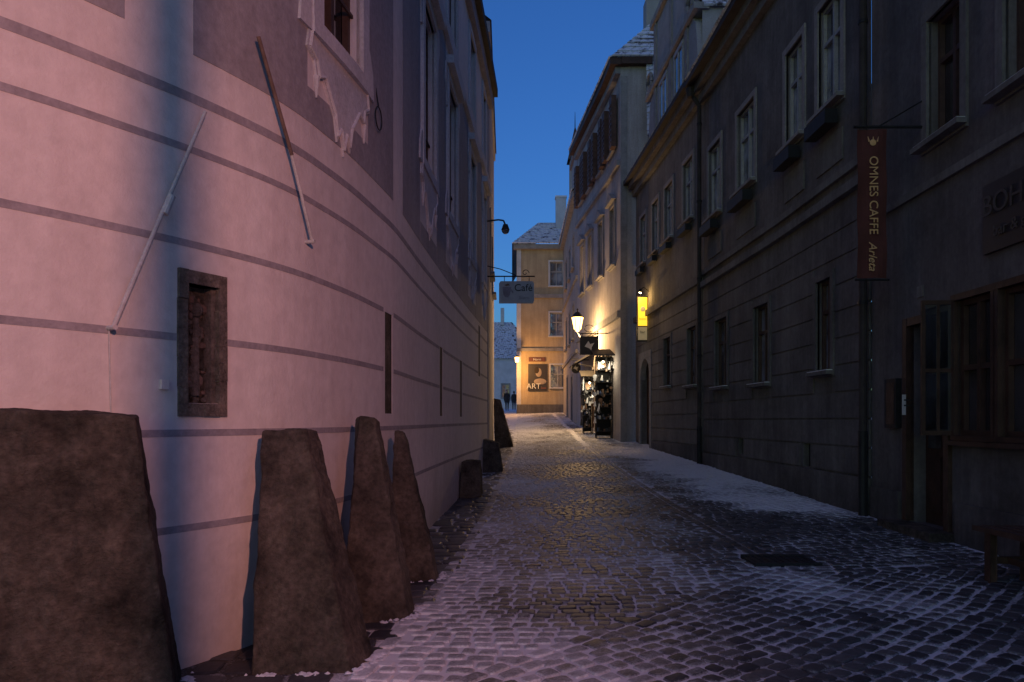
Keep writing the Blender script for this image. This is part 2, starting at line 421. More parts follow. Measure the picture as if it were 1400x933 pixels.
for w in wins:
    field(w[0]-.22 if w[0]>7 else w[0]-.2,w[1]+.22,3.88,4.15)
    L.window(FL,*w,dep=.12,fm='bframe',gm='dglass',sur='ltrim',sw=.16,sd=.04,sill=False)
    c=(w[0]+w[1])/2; hw=(w[1]-w[0])/2+.2; z=w[2]-.13
    pts=[(-1,0),(-1.05,-.18),(-.86,-.26),(-.8,-.42),(-.62,-.36),(-.45,-.52),(-.3,-.66),(-.22,-.9),(-.1,-.78),(0,-1.0),(.1,-.78),(.22,-.9),(.3,-.66),(.45,-.52),(.62,-.36),(.8,-.42),(.86,-.26),(1.05,-.18),(1,0)]
    sz=.78 if w[0]<7 else .85
    L.poly('stucco_apron','ltrim',FL,[(c+p*hw,z+q*sz) for p,q in pts],-.02,.02)
    # raised scroll edging and drops, outer ears on the surround
    for (p0,q0),(p1,q1) in zip(pts[:-1],pts[1:]): L.tube('apron_moulding','ltrim',FL(c+p0*hw*.93,z+q0*sz*.93,.022),FL(c+p1*hw*.93,z+q1*sz*.93,.022),.014,n=6)
    for s_ in (-1,1):
        L.poly('surround_ears','ltrim',FL,[(c+s_*hw*.8,w[3]+.16),(c+s_*hw*1.2,w[3]+.16),(c+s_*hw*1.25,w[3]-.15),(c+s_*hw*1.1,w[3]-.3),(c+s_*hw*1.02,w[3]-.5),(c+s_*hw*.8,w[3]-.5)],-.02,.03)
        L.poly('surround_ears','ltrim',FL,[(c+s_*hw*.8,w[2]-.12),(c+s_*hw*1.22,w[2]-.12),(c+s_*hw*1.18,w[2]+.12),(c+s_*hw*1.02,w[2]+.3),(c+s_*hw*.8,w[2]+.3)],-.02,.028)
        L.tube('drop','ltrim',FL(c+s_*hw*.8,z-.40*sz,.015),FL(c+s_*hw*.8,z-.62*sz,.012),.03,.008,8)
    L.box('window_hood','ltrim',FL,w[0]-.25,w[1]+.25,w[3]+.17,w[3]+.3,-.02,.14)
    L.box('window_bars','bframe',FL,w[0],w[1],w[2]+.5,w[2]+.53,-.08,-.06)
for w in wtop: L.window(FL,*w,dep=.12,fm='bframe',gm='dglass',sur='ltrim',sw=.16,sd=.03,sill=False)
L.box('string_course','ltrim',FL,1,20,7.8,7.95,-.02,.07,60)
L.box('cornice','lline',FL,1,20,10.05,10.4,-.02,.12,60); L.box('eave','zinc',FL,1,20.05,10.4,10.62,-.3,.24,60)
a0,a1,z0,z1=niche[0]; fw=.085; dd=.022; aw=.055
def blocks(a_0,a_1,z_0,z_1,nz,na=1):
    for i in range(nz):
        for j in range(na):
            L.box('stone_window_frame','fstone',FL,a_0+(a_1-a_0)*j/na-random.uniform(0,.007),a_0+(a_1-a_0)*(j+1)/na-.001,z_0+(z_1-z_0)*i/nz,z_0+(z_1-z_0)*(i+1)/nz-.002,-.2,dd+random.uniform(-.008,.006))
blocks(a0-aw,a0,z0-fw,z1+fw,5); blocks(a1,a1+aw,z0-fw,z1+fw,4); blocks(a0,a1,z1,z1+fw,1,1); blocks(a0,a1,z0-fw,z0,1,2)
L.box('niche_back','stone',FL,a0-.03,a1+.03,z0,z1,-.2,-.10)
L.box('niche_rebate','fstone',FL,a0,a0+.03,z0,z1,-.10,-.03); L.box('niche_rebate','fstone',FL,a1-.03,a1,z0,z1,-.10,-.03)
for k in range(110):
    a=random.uniform(a0+.04,a1-.04); zz=z0+random.random()**1.2*(z1-z0-.1)+.02
    L.ball('carved_relief',random.choice(['stone','rust','fstone','fstone']),FL(a,zz,-.10+random.uniform(-.01,.02)),random.uniform(.010,.028),(1,1,random.uniform(.7,2.2)),7)
cc=(a0+a1)/2
L.tube('carved_relief','fstone',FL(cc,z0+.05,-.085),FL(cc+.01,z1-.2,-.085),.035,.018,9); L.ball('carved_relief','fstone',FL(cc+.01,z1-.15,-.08),.04,(1,1,1.3),10)
for q in slits: L.box('slit_back','stone',FL,q[0],q[1],q[2],q[3],-.05,-.006,6)
L.box('junction_box','lwall',FL,4.46,4.50,1.74,1.80,0,.03)
L.box('corner_quoin','lgrey',FL,19.55,19.98,.1,10,-.01,.02)
L.done()
b=B('support_rod',FL(4.45,2.8,.05))
b.tube('rod','rod',FL(4.70,3.52,.06),FL(4.2,2.08,.06),.011,.014); b.tube('joint','rod',FL(4.46,2.80,.06),FL(4.50,2.92,.06),.022)
b.tube('bracket','rod',FL(4.2,2.08,.0),FL(4.2,2.08,.08),.015); b.tube('cable','rod',FL(4.2,2.08,.012),FL(4.21,1.58,.012),.004); b.done()
b=B('support_rod',FL(5.3,3.5,.05))
b.tube('upper_rod','rust',FL(5.08,4.2,.07),FL(5.4,3.5,.065),.014); b.tube('lower_rod','rod',FL(5.4,3.5,.065),FL(5.66,2.93,.06),.012)
b.tube('bracket','rod',FL(5.66,2.93,0),FL(5.66,2.93,.08),.015); b.done()

L2=B('plain_townhouse',(-4,25,0))
w2=[(22,23,6,7.8),(25.5,26.5,6,7.8)]
L2.wall('walls','lgrey',FL2,20.05,30,-.2,12.2,w2); L2.quad('walls','lwall',FL2(30,-.2,0),FL2(30,12.2,0),(-8,30,12.2),(-8,30,-.2))
for w in w2: L2.window(FL2,*w,fm='bframe',gm='dglass')
L2.box('cornice','lgrey',FL2,20.05,30.05,12.2,12.5,-.2,.06)
L2.quad('roof','tile',FL2(20,12.5,.1),FL2(30.1,12.5,.1),(-5,30.1,16),(-5,20,16)); L2.done()

# ---------------- guard stones ----------------
tx=bpy.data.textures.new('rockclouds','CLOUDS'); tx.noise_scale=.16; tx.noise_depth=6
def guard(base,top,z1,snow=True,disp=.04):
    c=Vector((sum(p[0] for p in base)/4,sum(p[1] for p in base)/4,0)); c.z=H(c.x,c.y)
    e=bpy.data.objects.new('guard_stone',None); e.location=c; COL.objects.link(e); e.empty_display_size=.2
    vs=[Vector((p[0],p[1],H(p[0],p[1])-.08))-c for p in base]+[Vector((p[0],p[1],z1+(p[2] if len(p)>2 else 0)))-c for p in top]
    me=bpy.data.meshes.new('stone_block'); me.from_pydata(vs,[],[(3,2,1,0),(4,5,6,7),(0,1,5,4),(1,2,6,5),(2,3,7,6),(3,0,4,7)]); me.materials.append(M['stone'])
    o=bpy.data.objects.new('stone_block',me); o.parent=e; COL.objects.link(o)
    m=o.modifiers.new('b','BEVEL'); m.width=.012; m.segments=2
    m=o.modifiers.new('s','SUBSURF'); m.subdivision_type='SIMPLE'; m.levels=4; m.render_levels=6
    m=o.modifiers.new('d','DISPLACE'); m.texture=tx; m.strength=disp; m.mid_level=.5; m.texture_coords='LOCAL'
    if snow:
        V=[];Fc=[]
        p,q=Vector(base[1][:2]),Vector(base[2][:2]); p0=Vector(base[0][:2])
        for edge in ((p,q),(p0,p)):
            for i in range(22):
                pt=edge[0].lerp(edge[1],random.random()); r=random.uniform(.006,.032); k=len(V)
                off=(pt-Vector(c[:2])).normalized()*random.uniform(0,.06); pt=pt+off
                for j in range(8):
                    t=j*math.pi/4; rr=r*random.uniform(.5,1.4); V.append((pt.x+rr*math.cos(t)-c.x,pt.y+rr*math.sin(t)-c.y,H(pt.x,pt.y)+.002-c.z))
                V.append((pt.x-c.x,pt.y-c.y,H(pt.x,pt.y)+.01+r*.3-c.z))
                Fc+=[(k+j,k+(j+1)%8,k+8) for j in range(8)]
        me=bpy.data.meshes.new('snow_clumps'); me.from_pydata(V,[],Fc); me.materials.append(M['snow']); me.polygons.foreach_set('use_smooth',[True]*len(Fc))
        o=bpy.data.objects.new('snow_clumps',me); o.parent=e; COL.objects.link(o)
guard([(-3.1,3.2),(-1.80,3.95),(-2.0,4.45),(-2.5,4.7)],[(-3.0,3.35,.03),(-1.98,3.85,-.03),(-2.12,4.15,-.02),(-2.6,4.2,.02)],1.6)
guard([(-1.60,4.46),(-.98,4.5),(-.90,4.85),(-1.68,5.2)],[(-1.70,4.98,.0),(-1.42,5.02,.01),(-1.38,5.2,0),(-1.64,5.38,0)],1.48)
guard([(-1.30,5.52),(-.80,5.72),(-.78,6.0),(-1.40,6.3)],[(-1.26,6.05,.05),(-1.14,6.08,.03),(-1.12,6.2,.0),(-1.36,6.35,.02)],1.54)
guard([(-1.16,6.9),(-.71,7.1),(-.72,7.4),(-1.2,7.5)],[(-1.16,7.2,0),(-1.07,7.22,0),(-1.07,7.35,-.02),(-1.18,7.4,0)],1.45)
guard([(-.98,13.6),(-.58,13.7),(-.56,14.3),(-.95,14.4)],[(-.95,13.7),(-.62,13.8),(-.60,14.2),(-.9,14.3)],.78,False)
guard([(-.75,18.2),(-.22,18.3),(-.22,19.1),(-.7,19.2)],[(-.72,18.3,.1),(-.34,18.4),(-.34,18.9),(-.68,19,.1)],.98,False)
guard([(-.62,26.2),(.06,26.4),(.08,27.0),(-.6,27.2)],[(-.66,26.4,.05),(-.42,26.5),(-.42,26.8),(-.66,27,.05)],2.3,False)

# ---------------- right: cafe building R0 ----------------
R=B('cafe_building',(7,7,0))
door=(8.5,9.35,.25,2.75); sh=[(7.62,8.28,1.38,2.9),(6.55,7.5,1.38,2.9)]
up=[(8.2,8.9,4.9,6.4),(6.8,7.45,4.9,6.4),(5.0,5.7,4.9,6.4)]
R.wall('walls','r0',FR,1,10.4,-.4,9.6,[door]+sh+up,dep=.3)
for w in up: R.window(FR,*w,fm='bframe',gm='dglass',sur='r1b',sw=.12)
for w in sh:
    R.window(FR,*w,dep=.06,fm='wood',gm='dglass',sur='wood',sw=.07,sd=.05,trans=.5,mull=1,sill=False)
    R.box('window_shelf','wood',FR,w[0]-.1,w[1]+.1,w[2]-.11,w[2]-.06,.0,.12)
for (y0,y1,za,zb) in ((8.33,8.36,1.38,2.92),):
    for d0,d1,z0,z1 in ((.0,.04,za,zb),(.34,.38,za,zb),(.04,.34,za,za+.05),(.04,.34,zb-.05,zb),(.04,.34,2.1,2.14),(.18,.21,za+.05,2.1),(.18,.21,2.14,zb-.05)):
        R.box('open_casement','wood',FR,y0,y1,z0,z1,d0,d1,1)
    R.box('open_casement_glass','dglass',FR,y0+.01,y0+.016,za+.05,zb-.05,.04,.34,1)
R.box('door_leaf','wood',FR,door[0],door[1],door[2],2.3,-.26,-.2); R.box('door_transom','dglass',FR,door[0],door[1],2.36,2.75,-.26,-.22)
R.box('door_transom_bar','wood',FR,door[0],door[1],2.3,2.36,-.26,-.16)
for k in (0,1):
    R.box('door_panel','wood',FR,door[0]+.08+k*.4,door[0]+.38+k*.4,.4,1.1,-.199,-.18); R.box('door_glazing','dglass',FR,door[0]+.08+k*.4,door[0]+.38+k*.4,1.2,2.2,-.199,-.19)
R.box('door_frame','wood',FR,door[0]-.10,door[0],.27,2.85,-.05,.05); R.box('door_frame','wood',FR,door[1],door[1]+.10,.27,2.85,-.05,.05); R.box('door_frame','wood',FR,door[0],door[1],2.75,2.85,-.05,.047)
R.box('door_step','stone',FR,8.3,9.55,-.1,.265,.0,.32); 
R.box('plinth','r0',FR,1,8.28,-.2,.62,-.05,.045); R.box('plinth','r0',FR,9.57,10.38,-.2,.62,-.05,.045)
R.box('string_course','r1b',FR,1,10.39,4.35,4.45,-.02,.05); R.box('eave','wood',FR,1,10.4,9.4,9.75,-.2,.4)
R.quad('roof','tile',FR(1,9.75,.4),FR(10.4,9.75,.4),(10,10.4,14),(10,1,14)); R.quad('walls','r0',FR(10.4,-.4,0),FR(10.4,9.6,0),(10,10.4,9.6),(10,10.4,-.4))
R.box('house_number','r1b',FR,9.02,9.16,3.08,3.22,0,.012)
R.done()
b=B('menu_box',FR(8.45,1.8,.1)); b.box('case','iron',FR,9.56,9.86,1.45,2.1,0,.08); b.box('paper','wood',FR,9.6,9.82,1.5,2.05,.081,.084,1); b.done()
b=B('notice_card',FR(8.7,1.7,0)); b.cube('card','item1',4.99,5.16,9.352,9.358,1.62,1.88); b.cube('card_text','item4',5.01,5.14,9.349,9.352,1.8,1.82); b.cube('card_text','item4',5.01,5.14,9.349,9.352,1.73,1.75); b.done()
b=B('wall_plaque',FR(7.4,3.6,0)); b.box('board','plq',FR,6.7,7.75,3.3,4.02,.003,.05,1)
p=FR(7.22,3.78,.055); b.text('BOHEM',p,(0.0,-1,0),(0,0,1),.3,'plt'); p=FR(7.22,3.5,.055); b.text('bar & grill',p,(0,-1,0),(0,0,1),.17,'plt'); b.done()
b=B('cafe_banner_sign',(4.45,9,3.9))
vs=[];fs=[];n=24
for i in range(n+1):
    z=5.13-1.83*i/n
    for j in range(7):
        x=4.25+.36*j/6; vs.append((x,9+.012*math.sin(i*.6+j*.9)+.01*math.sin(j*1.1),z))
for i in range(n):
    for j in range(6): k=i*7+j; fs.append((k,k+1,k+8,k+7))
b.mesh('cloth','banner',vs,fs)
b.tube('bracket','iron',(4.2,9,5.16),(5.08,9,5.16),.018); b.tube('bottom_rod','iron',(4.22,9,3.28),(4.64,9,3.28),.014); b.tube('stay','iron',(4.5,9,5.16),(5.08,9,5.5),.01)
b.text('OMNES CAFFE',(4.43,8.965,4.31),(0,0,-1),(1,0,0),.15,'btext'); b.text('Arleta',(4.42,8.965,3.56),(0,0,-1),(1,.0,0),.14,'btext').data.shear=.3
b.ball('crest','btext',(4.43,8.975,4.96),.04,(1,.2,1)); 
for a in (-.05,0,.05): b.tube('crest_points','btext',(4.43+a,8.97,4.97),(4.43+a*1.3,8.97,5.03),.010,.003)
b.done()
b=B('bench',(4.3,5.8,.12)); 
for k in range(4): b.cube('seat','wood',4.12+k*.11,4.21+k*.11,5.0,6.55,.575,.61)
for yy in (5.15,6.35):
    b.cube('leg','wood',4.15,4.21,yy,yy+.07,.1,.575); b.cube('leg','wood',4.46,4.52,yy,yy+.07,.1,.575); b.cube('crossbar','wood',4.21,4.46,yy+.01,yy+.06,.3,.36)
b.cube('stretcher','wood',4.31,4.35,5.22,6.35,.31,.35); b.done(.006)

# ---------------- grey townhouse R1a ----------------
R=B('grey_townhouse',(8,15,0))
gw=[(11.7,12.25,2.35,3.85),(14.5,15.3,2.3,3.9),(17.05,17.95,2.35,3.98)]
bw=[(12.55,12.85,.75,1.15),(16,16.3,.8,1.15)]
uw=[(11.35,12.2,6.6,8.35),(12.85,13.65,6.6,8.35),(15.3,16.35,6.6,8.35),(17.55,18.5,6.6,8.35)]
R.wall('walls','r1',FR,10.42,19,-.3,10.2,gw+bw+uw,dep=.25)
R.courses('rustication','r1',FR,10.45,18.98,.75,4.95,.42,.03,gw+bw,.018)
R.box('plinth','r0',FR,10.45,18.98,-.2,.72,-.05,.06)
R.box('string_course','r1b',FR,10.43,19,4.98,5.12,-.02,.11); R.box('string_course','r1b',FR,10.43,19,5.3,5.42,-.02,.07)
for w in gw: R.window(FR,*w,dep=.1,gm='glass',sur='r1',sw=.11,sd=.04,fm='bframe')
for w in uw:
    R.window(FR,*w,dep=.09,sur='trim',sw=.12,sd=.03)
    R.box('flower_box','iron',FR,w[0]+.02,w[1]-.02,w[2]-.42,w[2]-.2,.06,.26)
    R.box('apron_panel','r1b',FR,w[0]-.05,w[1]+.05,5.6,6.1,-.02,.025)
for w in bw:
    R.box('vent_back','iron',FR,*w,-.2,-.1)
R.box('cornice','r1b',FR,10.43,19,9.75,10.0,-.02,.14); R.box('cornice','r1b',FR,10.43,19,10.0,10.2,-.02,.28); R.box('gutter','zinc',FR,10.43,19.1,10.2,10.33,-.2,.48)
R.tiles('roof','stile',FR(10.4,10.33,.45),FR(19,10.33,.45),(8.2,19,14.6),(8.2,10.4,14.6),22,36)
R.quad('walls','r1',FR(19,9,0),(11,19,9),(11,19,10.3),FR(19,10.3,0))
R.quad('walls','r1',FR(10.41,-.4,0),FR(10.41,10.2,0),(10,10.41,10.2),(10,10.41,-.4))
for yy in (12.6,14.6,16.9):
    R.box('dormer','r1b',lambda a,z,d:(6.2+d,a,z),yy-.35,yy+.35,11.3,12.2,0,1.6); R.box('dormer_glass','dglass',lambda a,z,d:(6.19+d,a,z),yy-.22,yy+.22,11.5,12.05,-.01,0)
R.done()
def pipe(y,g,z1,off=.12):
    b=B('downpipe',(g(y)-off,y,H(g(y),y)))
    x=g(y)-off; b.tube('pipe','zinc',(x,y,H(x,y)+.1),(x,y,z1),.055); b.tube('pipe_top','zinc',(x,y,z1),(x-.2,y,z1+.28),.055)
    b.tube('hopper','zinc',(x-.22,y,z1+.22),(x-.22,y,z1+.45),.09,.14)
    for z in np.arange(1.2,z1,2.0): b.tube('pipe_clamp','iron',(x,y,z),(x,y,z+.05),.068)
    b.tube('boot','iron',(x,y,H(x,y)-.02),(x,y,1.4),.065); b.done()
pipe(18.95,gR1,9.7); pipe(10.42,gR1,9.2)

# ---------------- gabled townhouse R1b ----------------
R=B('gabled_townhouse',(8,23,0))
gw=[(19.55,20.4,2.5,4.1),(22.2,23.0,2.6,4.1)]; door=(24.9,26.3,.5,3.7)
uw=[(19.9,20.85,7.1,8.8),(22.0,22.95,7.1,8.8),(23.75,24.6,7.1,8.8),(25.55,26.4,7.1,8.8)]
R.wall('walls','r1b',FR,19.02,27.2,-.2,10.3,gw+[door]+uw,dep=.3)
R.courses('rustication','r1b',FR,19.05,27.15,.9,5.0,.42,.035,gw+[door],.022)
R.box('plinth','r0',FR,19.05,24.6,0,.88,-.05,.05)
R.box('string_course','r1b',FR,19.05,27.2,5.15,5.35,-.02,.1)
for w in gw: R.window(FR,*w,dep=.1,gm='glass',sur='r1b',sw=.12,sd=.04,fm='bframe')
for w in uw:
    R.window(FR,*w,dep=.09,sur='trim',sw=.12,sd=.03)
    R.box('flower_box','iron',FR,w[0]+.02,w[1]-.02,w[2]-.36,w[2]-.18,.05,.22)
R.box('portal_door','wood',FR,door[0],door[1],door[2],door[3],-.28,-.2)
cy=(door[0]+door[1])/2; rr=.7; zc=3.0
arc=[(cy+rr*math.cos(t),zc+rr*math.sin(t)) for t in np.linspace(0,math.pi,15)]
R.poly('portal_spandrel','trim',FR,arc[:8]+[(cy,door[3]+.01),(door[1],door[3]+.01)],-.15,.045) 
R.poly('portal_spandrel','trim',FR,arc[7:]+[(door[0],door[3]+.012),(cy,door[3]+.012)],-.15,.045)
R.box('portal_jamb','trim',FR,door[0]-.25,door[0],.3,door[3]+.25,-.05,.05); R.box('portal_jamb','trim',FR,door[1],door[1]+.25,.3,door[3]+.25,-.05,.05); R.box('portal_head','trim',FR,door[0],door[1],door[3]+.02,door[3]+.25,-.05,.05)
R.box('cornice','r1b',FR,19.05,27.2,9.85,10.1,-.02,.14); R.box('cornice','r0',FR,19.05,27.2,10.1,10.3,-.02,.3); R.box('gutter','zinc',FR,19.12,27.3,10.3,10.44,-.2,.46)
R.tiles('roof','stile',FR(19.1,10.44,.4),FR(27.2,10.44,.4),(8,27.2,15),(8,19.1,15),20,32)
gp=[(19.6,10.45),(19.6,11.6),(19.75,12.3),(20.15,12.7),(20.35,13.3),(20.35,14.6),(20.6,14.9),(21.1,15.1),(21.6,16.0),(22.4,16.6),(23.2,16.0),(23.7,15.1),(24.2,14.9),(24.45,14.6),(24.45,13.3),(24.65,12.7),(25.05,12.3),(25.2,11.6),(25.2,10.45)]
R.poly('gable','gable',FR,gp,-.3,-.02)
R.box('gable_trim','trim',FR,19.5,25.3,12.55,12.72,-.32,.1); R.box('gable_trim','trim',FR,20.2,24.6,14.65,14.85,-.32,.1)
for a in (20.42,22.1,24.05): R.box('gable_pilaster','trim',FR,a,a+.28,10.5,14.65,-.02,.03)
for a in (20.95,22.75):
    R.box('gable_window','glass',FR,a,a+.8,11.0,12.3,-.02,.0); 
    for q in (a-.08,a+.36,a+.8): R.box('gable_window_frame','wframe',FR,q,q+.08,10.95,12.35,-.02,.03)
    R.box('gable_window_frame','wframe',FR,a-.1,a+.9,12.3,12.42,-.02,.04); R.box('gable_window_frame','wframe',FR,a-.1,a+.9,10.88,11.0,-.02,.06)
for a in (20.0,24.8):
    for k in range(14):
        t=k/13*2*math.pi; R.tube('scroll','trim',FR(a+.28*math.cos(t),13.0+.28*math.sin(t),.05),FR(a+.28*math.cos(t+.48),13.0+.28*math.sin(t+.48),.05),.06,n=6)
R.tiles('dormer_roof','stile',(5.1,19.5,12.6),(9.5,19.5,12.6),(9.5,22.4,16.6),(5.1,22.4,16.6),14,14)
R.quad('dormer_roof_back','tile',(5.1,25.2,12.6),(9.5,25.2,12.6),(9.5,22.4,16.6),(5.1,22.4,16.6)); R.quad('dormer_side','gable',(5.1,19.6,10.5),(9.5,19.6,10.5),(9.5,19.6,12.65),(5.1,19.6,12.65))
R.quad('walls','r1b',FR(19.01,10.3,0),FR(19.01,8,0),(10,19.01,8),(10,19.01,10.3))
R.done()

# ---------------- shuttered townhouse R2 ----------------
R=B('shuttered_townhouse',(7,31,1))
c=[28.7,30.9,33.1,35.0]
hu=[(a-.45,a+.45,12.0,13.8) for a in c]; hm=[(a-.42,a+.42,7.6,9.9) for a in c]; hg=[(32.2,33.4,1.2,3.8),(34.3,35.4,1.4,3.8)]
R.wall('walls','r2',FR2,27.3,36.4,-.1,15,hu+hm+hg)
for w in hu:
    R.window(FR2,*w,fm='wframe',gm='dglass',sur='trim',sw=.08)
    for s0,s1 in ((w[0]-.5,w[0]-.06),(w[1]+.06,w[1]+.5)):
        R.box('shutter','shut',FR2,s0,s1,w[2]-.05,w[3]+.1,.06,.26,1)
        for k in range(8): R.box('shutter_slat','wood',FR2,s0+.04,s1-.04,w[2]+.1+k*.2,w[2]+.16+k*.2,.26,.29,1)
for w in hm:
    R.window(FR2,*w,fm='wframe',gm='glass',sur='trim',sw=.14,sd=.06)
    R.poly('pediment','trim',FR2,[(w[0]-.28,w[3]+.15),(w[1]+.28,w[3]+.15),((w[0]+w[1])/2,w[3]+.55)],-.02,.2)
for w in hg: R.window(FR2,*w,fm='wood',gm='dglass',sur='trim',sw=.12,sill=False)
R.box('string_course','trim',FR2,27.35,36.4,5.4,5.65,-.02,.12); R.box('string_course','trim',FR2,27.35,36.4,11.1,11.3,-.02,.14)
R.box('cornice','trim',FR2,27.3,36.4,14.5,14.75,-.02,.2); R.box('eave','wood',FR2,27.1,36.5,14.75,15.0,-.3,.42)
R.wall('walls','r2',FX(27.3),4.05,10,-.1,15); R.box('corner_quoin','trim',FX(27.3),4.06,4.3,.6,14.4,-.01,.03)
R.box('eave','wood',FX(27.3),4.06,5.2,14.76,15.01,-.2,.25)
R.tiles('roof','stile',FR2(27.1,15,.42),FR2(36.5,15,.42),(7.0,36.4,19),(7.0,29.8,18.2),14,26)
R.tiles('roof','stile',(3.7,27.05,15.02),(9.8,27.05,15.02),(8.5,30,18.6),(6.4,30,18.4),12,18)
R.tiles('lean_to_roof','stile',(5.0,27.0,12.0),(5.9,26.6,12.2),(5.9,27.2,15.4),(5.0,27.2,15.2),14,6)
R.cube('chimney','gable',5.6,6.3,30.5,31.2,15.5,19.2)
R.done()

R=B('narrow_townhouse',(6,42,1.5))
hw=[(38,38.9,9.5,11.2),(41,41.9,9.5,11.2),(44,44.9,9.5,11.2),(38,38.9,5.8,7.6),(41,41.9,5.8,7.6),(44,44.9,5.8,7.6),(39.2,40.2,1.5,3.9),(43,44,1.8,4.1)]
R.wall('walls','r3',FR2,36.42,47.8,.5,13,hw)
for w in hw: R.window(FR2,*w,gm='dglass',sur='trim')
R.box('string_course','trim',FR2,36.45,47.8,4.9,5.1,-.02,.1); R.box('string_course','trim',FR2,36.45,47.8,8.6,8.8,-.02,.1); R.box('cornice','trim',FR2,36.45,47.8,12.7,13,-.02,.25)
R.tiles('roof','stile',FR2(36.4,13,.3),FR2(47.8,13,.3),(6.5,47.8,16.5),(6.5,36.4,16.5),12,24)
R.cube('attic_gable','r2',3.3,4.2,37,40.5,12.9,15.4); R.box('attic_cornice','trim',lambda a,z,d:(3.3-d,a,z),36.9,40.6,15.4,15.6,-.9,.12)
R.cube('turret','r3',3.45,4.1,43.4,44.1,13,17.0)
R.mesh('turret_spire','tile',[(3.3,43.25,17),(4.25,43.25,17),(4.25,44.25,17),(3.3,44.25,17),(3.77,43.75,19.2)],[(0,1,4),(1,2,4),(2,3,4),(3,0,4)])
R.tube('finial','iron',(3.77,43.75,19.1),(3.77,43.75,20),.03,.01); R.done()

R=B('yellow_townhouse',(5,52,2)); FYb=FX(48.2)
ww=[(2.5,3.35,10.4,12.0),(2.5,3.35,7.1,8.65),(2.55,3.5,3.7,5.2)]
R.wall('walls','yel',FYb,.3,9,1.5,13.1,ww)
R.quad('walls','yel',(.3,48.2,1.5),(.3,48.2,13.1),(.6,60,13.1),(.6,60,1.5))
for w in ww: R.window(FYb,*w,sur='white',sw=.1,mull=1,trans=.6)
R.box('string_course','trim',FYb,.3,9,9.6,9.85,-.02,.15); R.box('string_course','trim',FYb,.3,9,6.1,6.3,-.02,.12); R.box('cornice','trim',FYb,.1,9,12.8,13.1,-.1,.3)
R.box('pilaster','white',FYb,.32,.6,2,12.8,-.01,.05); R.box('plinth','r0',FYb,.3,9,1.8,2.6,-.02,.06)
R.tiles('roof','stile',(0.0,47.8,13.12),(9,47.8,13.12),(9,52,15.6),(1.9,52,15.6),12,26)
R.quad('roof','tile',(0,47.8,13.12),(1.9,52,15.6),(1.9,58,15.6),(0,62,13.12))
R.cube('chimney','white',3.05,3.75,50.6,51.3,14.3,17.0); R.cube('chimney_cap','snow',3.0,3.8,50.55,51.35,17.0,17.1)
R.cube('chimney','white',3.9,4.5,50.6,51.3,14.3,16.0)
R.done()
b=B('exhibition_poster',(1.7,48.1,4.4)); b.box('board','posterbg',FYb,1.06,2.3,3.5,5.25,.04,.09,1)
b.ball('portrait_face','portrait',(1.75,48.1,4.7),.27,(.75,.06,1.1)); b.ball('portrait_shoulder','portrait',(1.85,48.1,4.1),.35,(1.2,.06,.6)); b.ball('portrait_hair','hair',(1.62,48.08,4.85),.2,(.8,.06,1.1))
b.text('ART',(1.42,48.04,3.78),(1,0,0),(0,0,1),.5,'item1'); b.box('red_strip','red',FYb,1.9,2.25,3.62,3.72,.091,.095,1); b.done()
b=B('street_name_sign',(1.6,48.1,5.5)); b.box('plate','red',FYb,1.1,2.2,5.42,5.7,.03,.06,1); b.text('Horni',(1.65,48.12,5.56),(1,0,0),(0,0,1),.22,'item1'); b.done()
R=B('white_house',(-1,86,3)); Fw=FX(86); R.wall('walls','white',Fw,-9,1.2,2.5,8.8,[(-1.2,-.3,4.2,5.8),(-3.5,-2.6,4.2,5.8)])
R.window(Fw,-1.2,-.3,4.2,5.8,gm='dglass'); R.window(Fw,-3.5,-2.6,4.2,5.8,gm='dglass')
R.tiles('roof','stile',(-9,85.7,8.8),(1.4,85.7,8.8),(.2,91,12.2),(-9,91,12.2),10,20); R.quad('walls','white',(1.2,86,2.5),(1.2,86,8.8),(1.2,96,8.8),(1.2,96,2.5)); R.done()
R=B('distant_house',(-2,100,3)); R.cube('walls','r1b',-6,2.2,100,108,2.5,12.0); R.tiles('roof','stile',(-6.3,99.7,12),(2.5,99.7,12),(0,104,15.5),(-6,104,15.5),8,14)
R.box('windows','dglass',FX(100),-1.5,-.6,9,10.6,0,.05); R.cube('chimney','white',-1.6,-1.1,103,104,15,17.4); R.done()

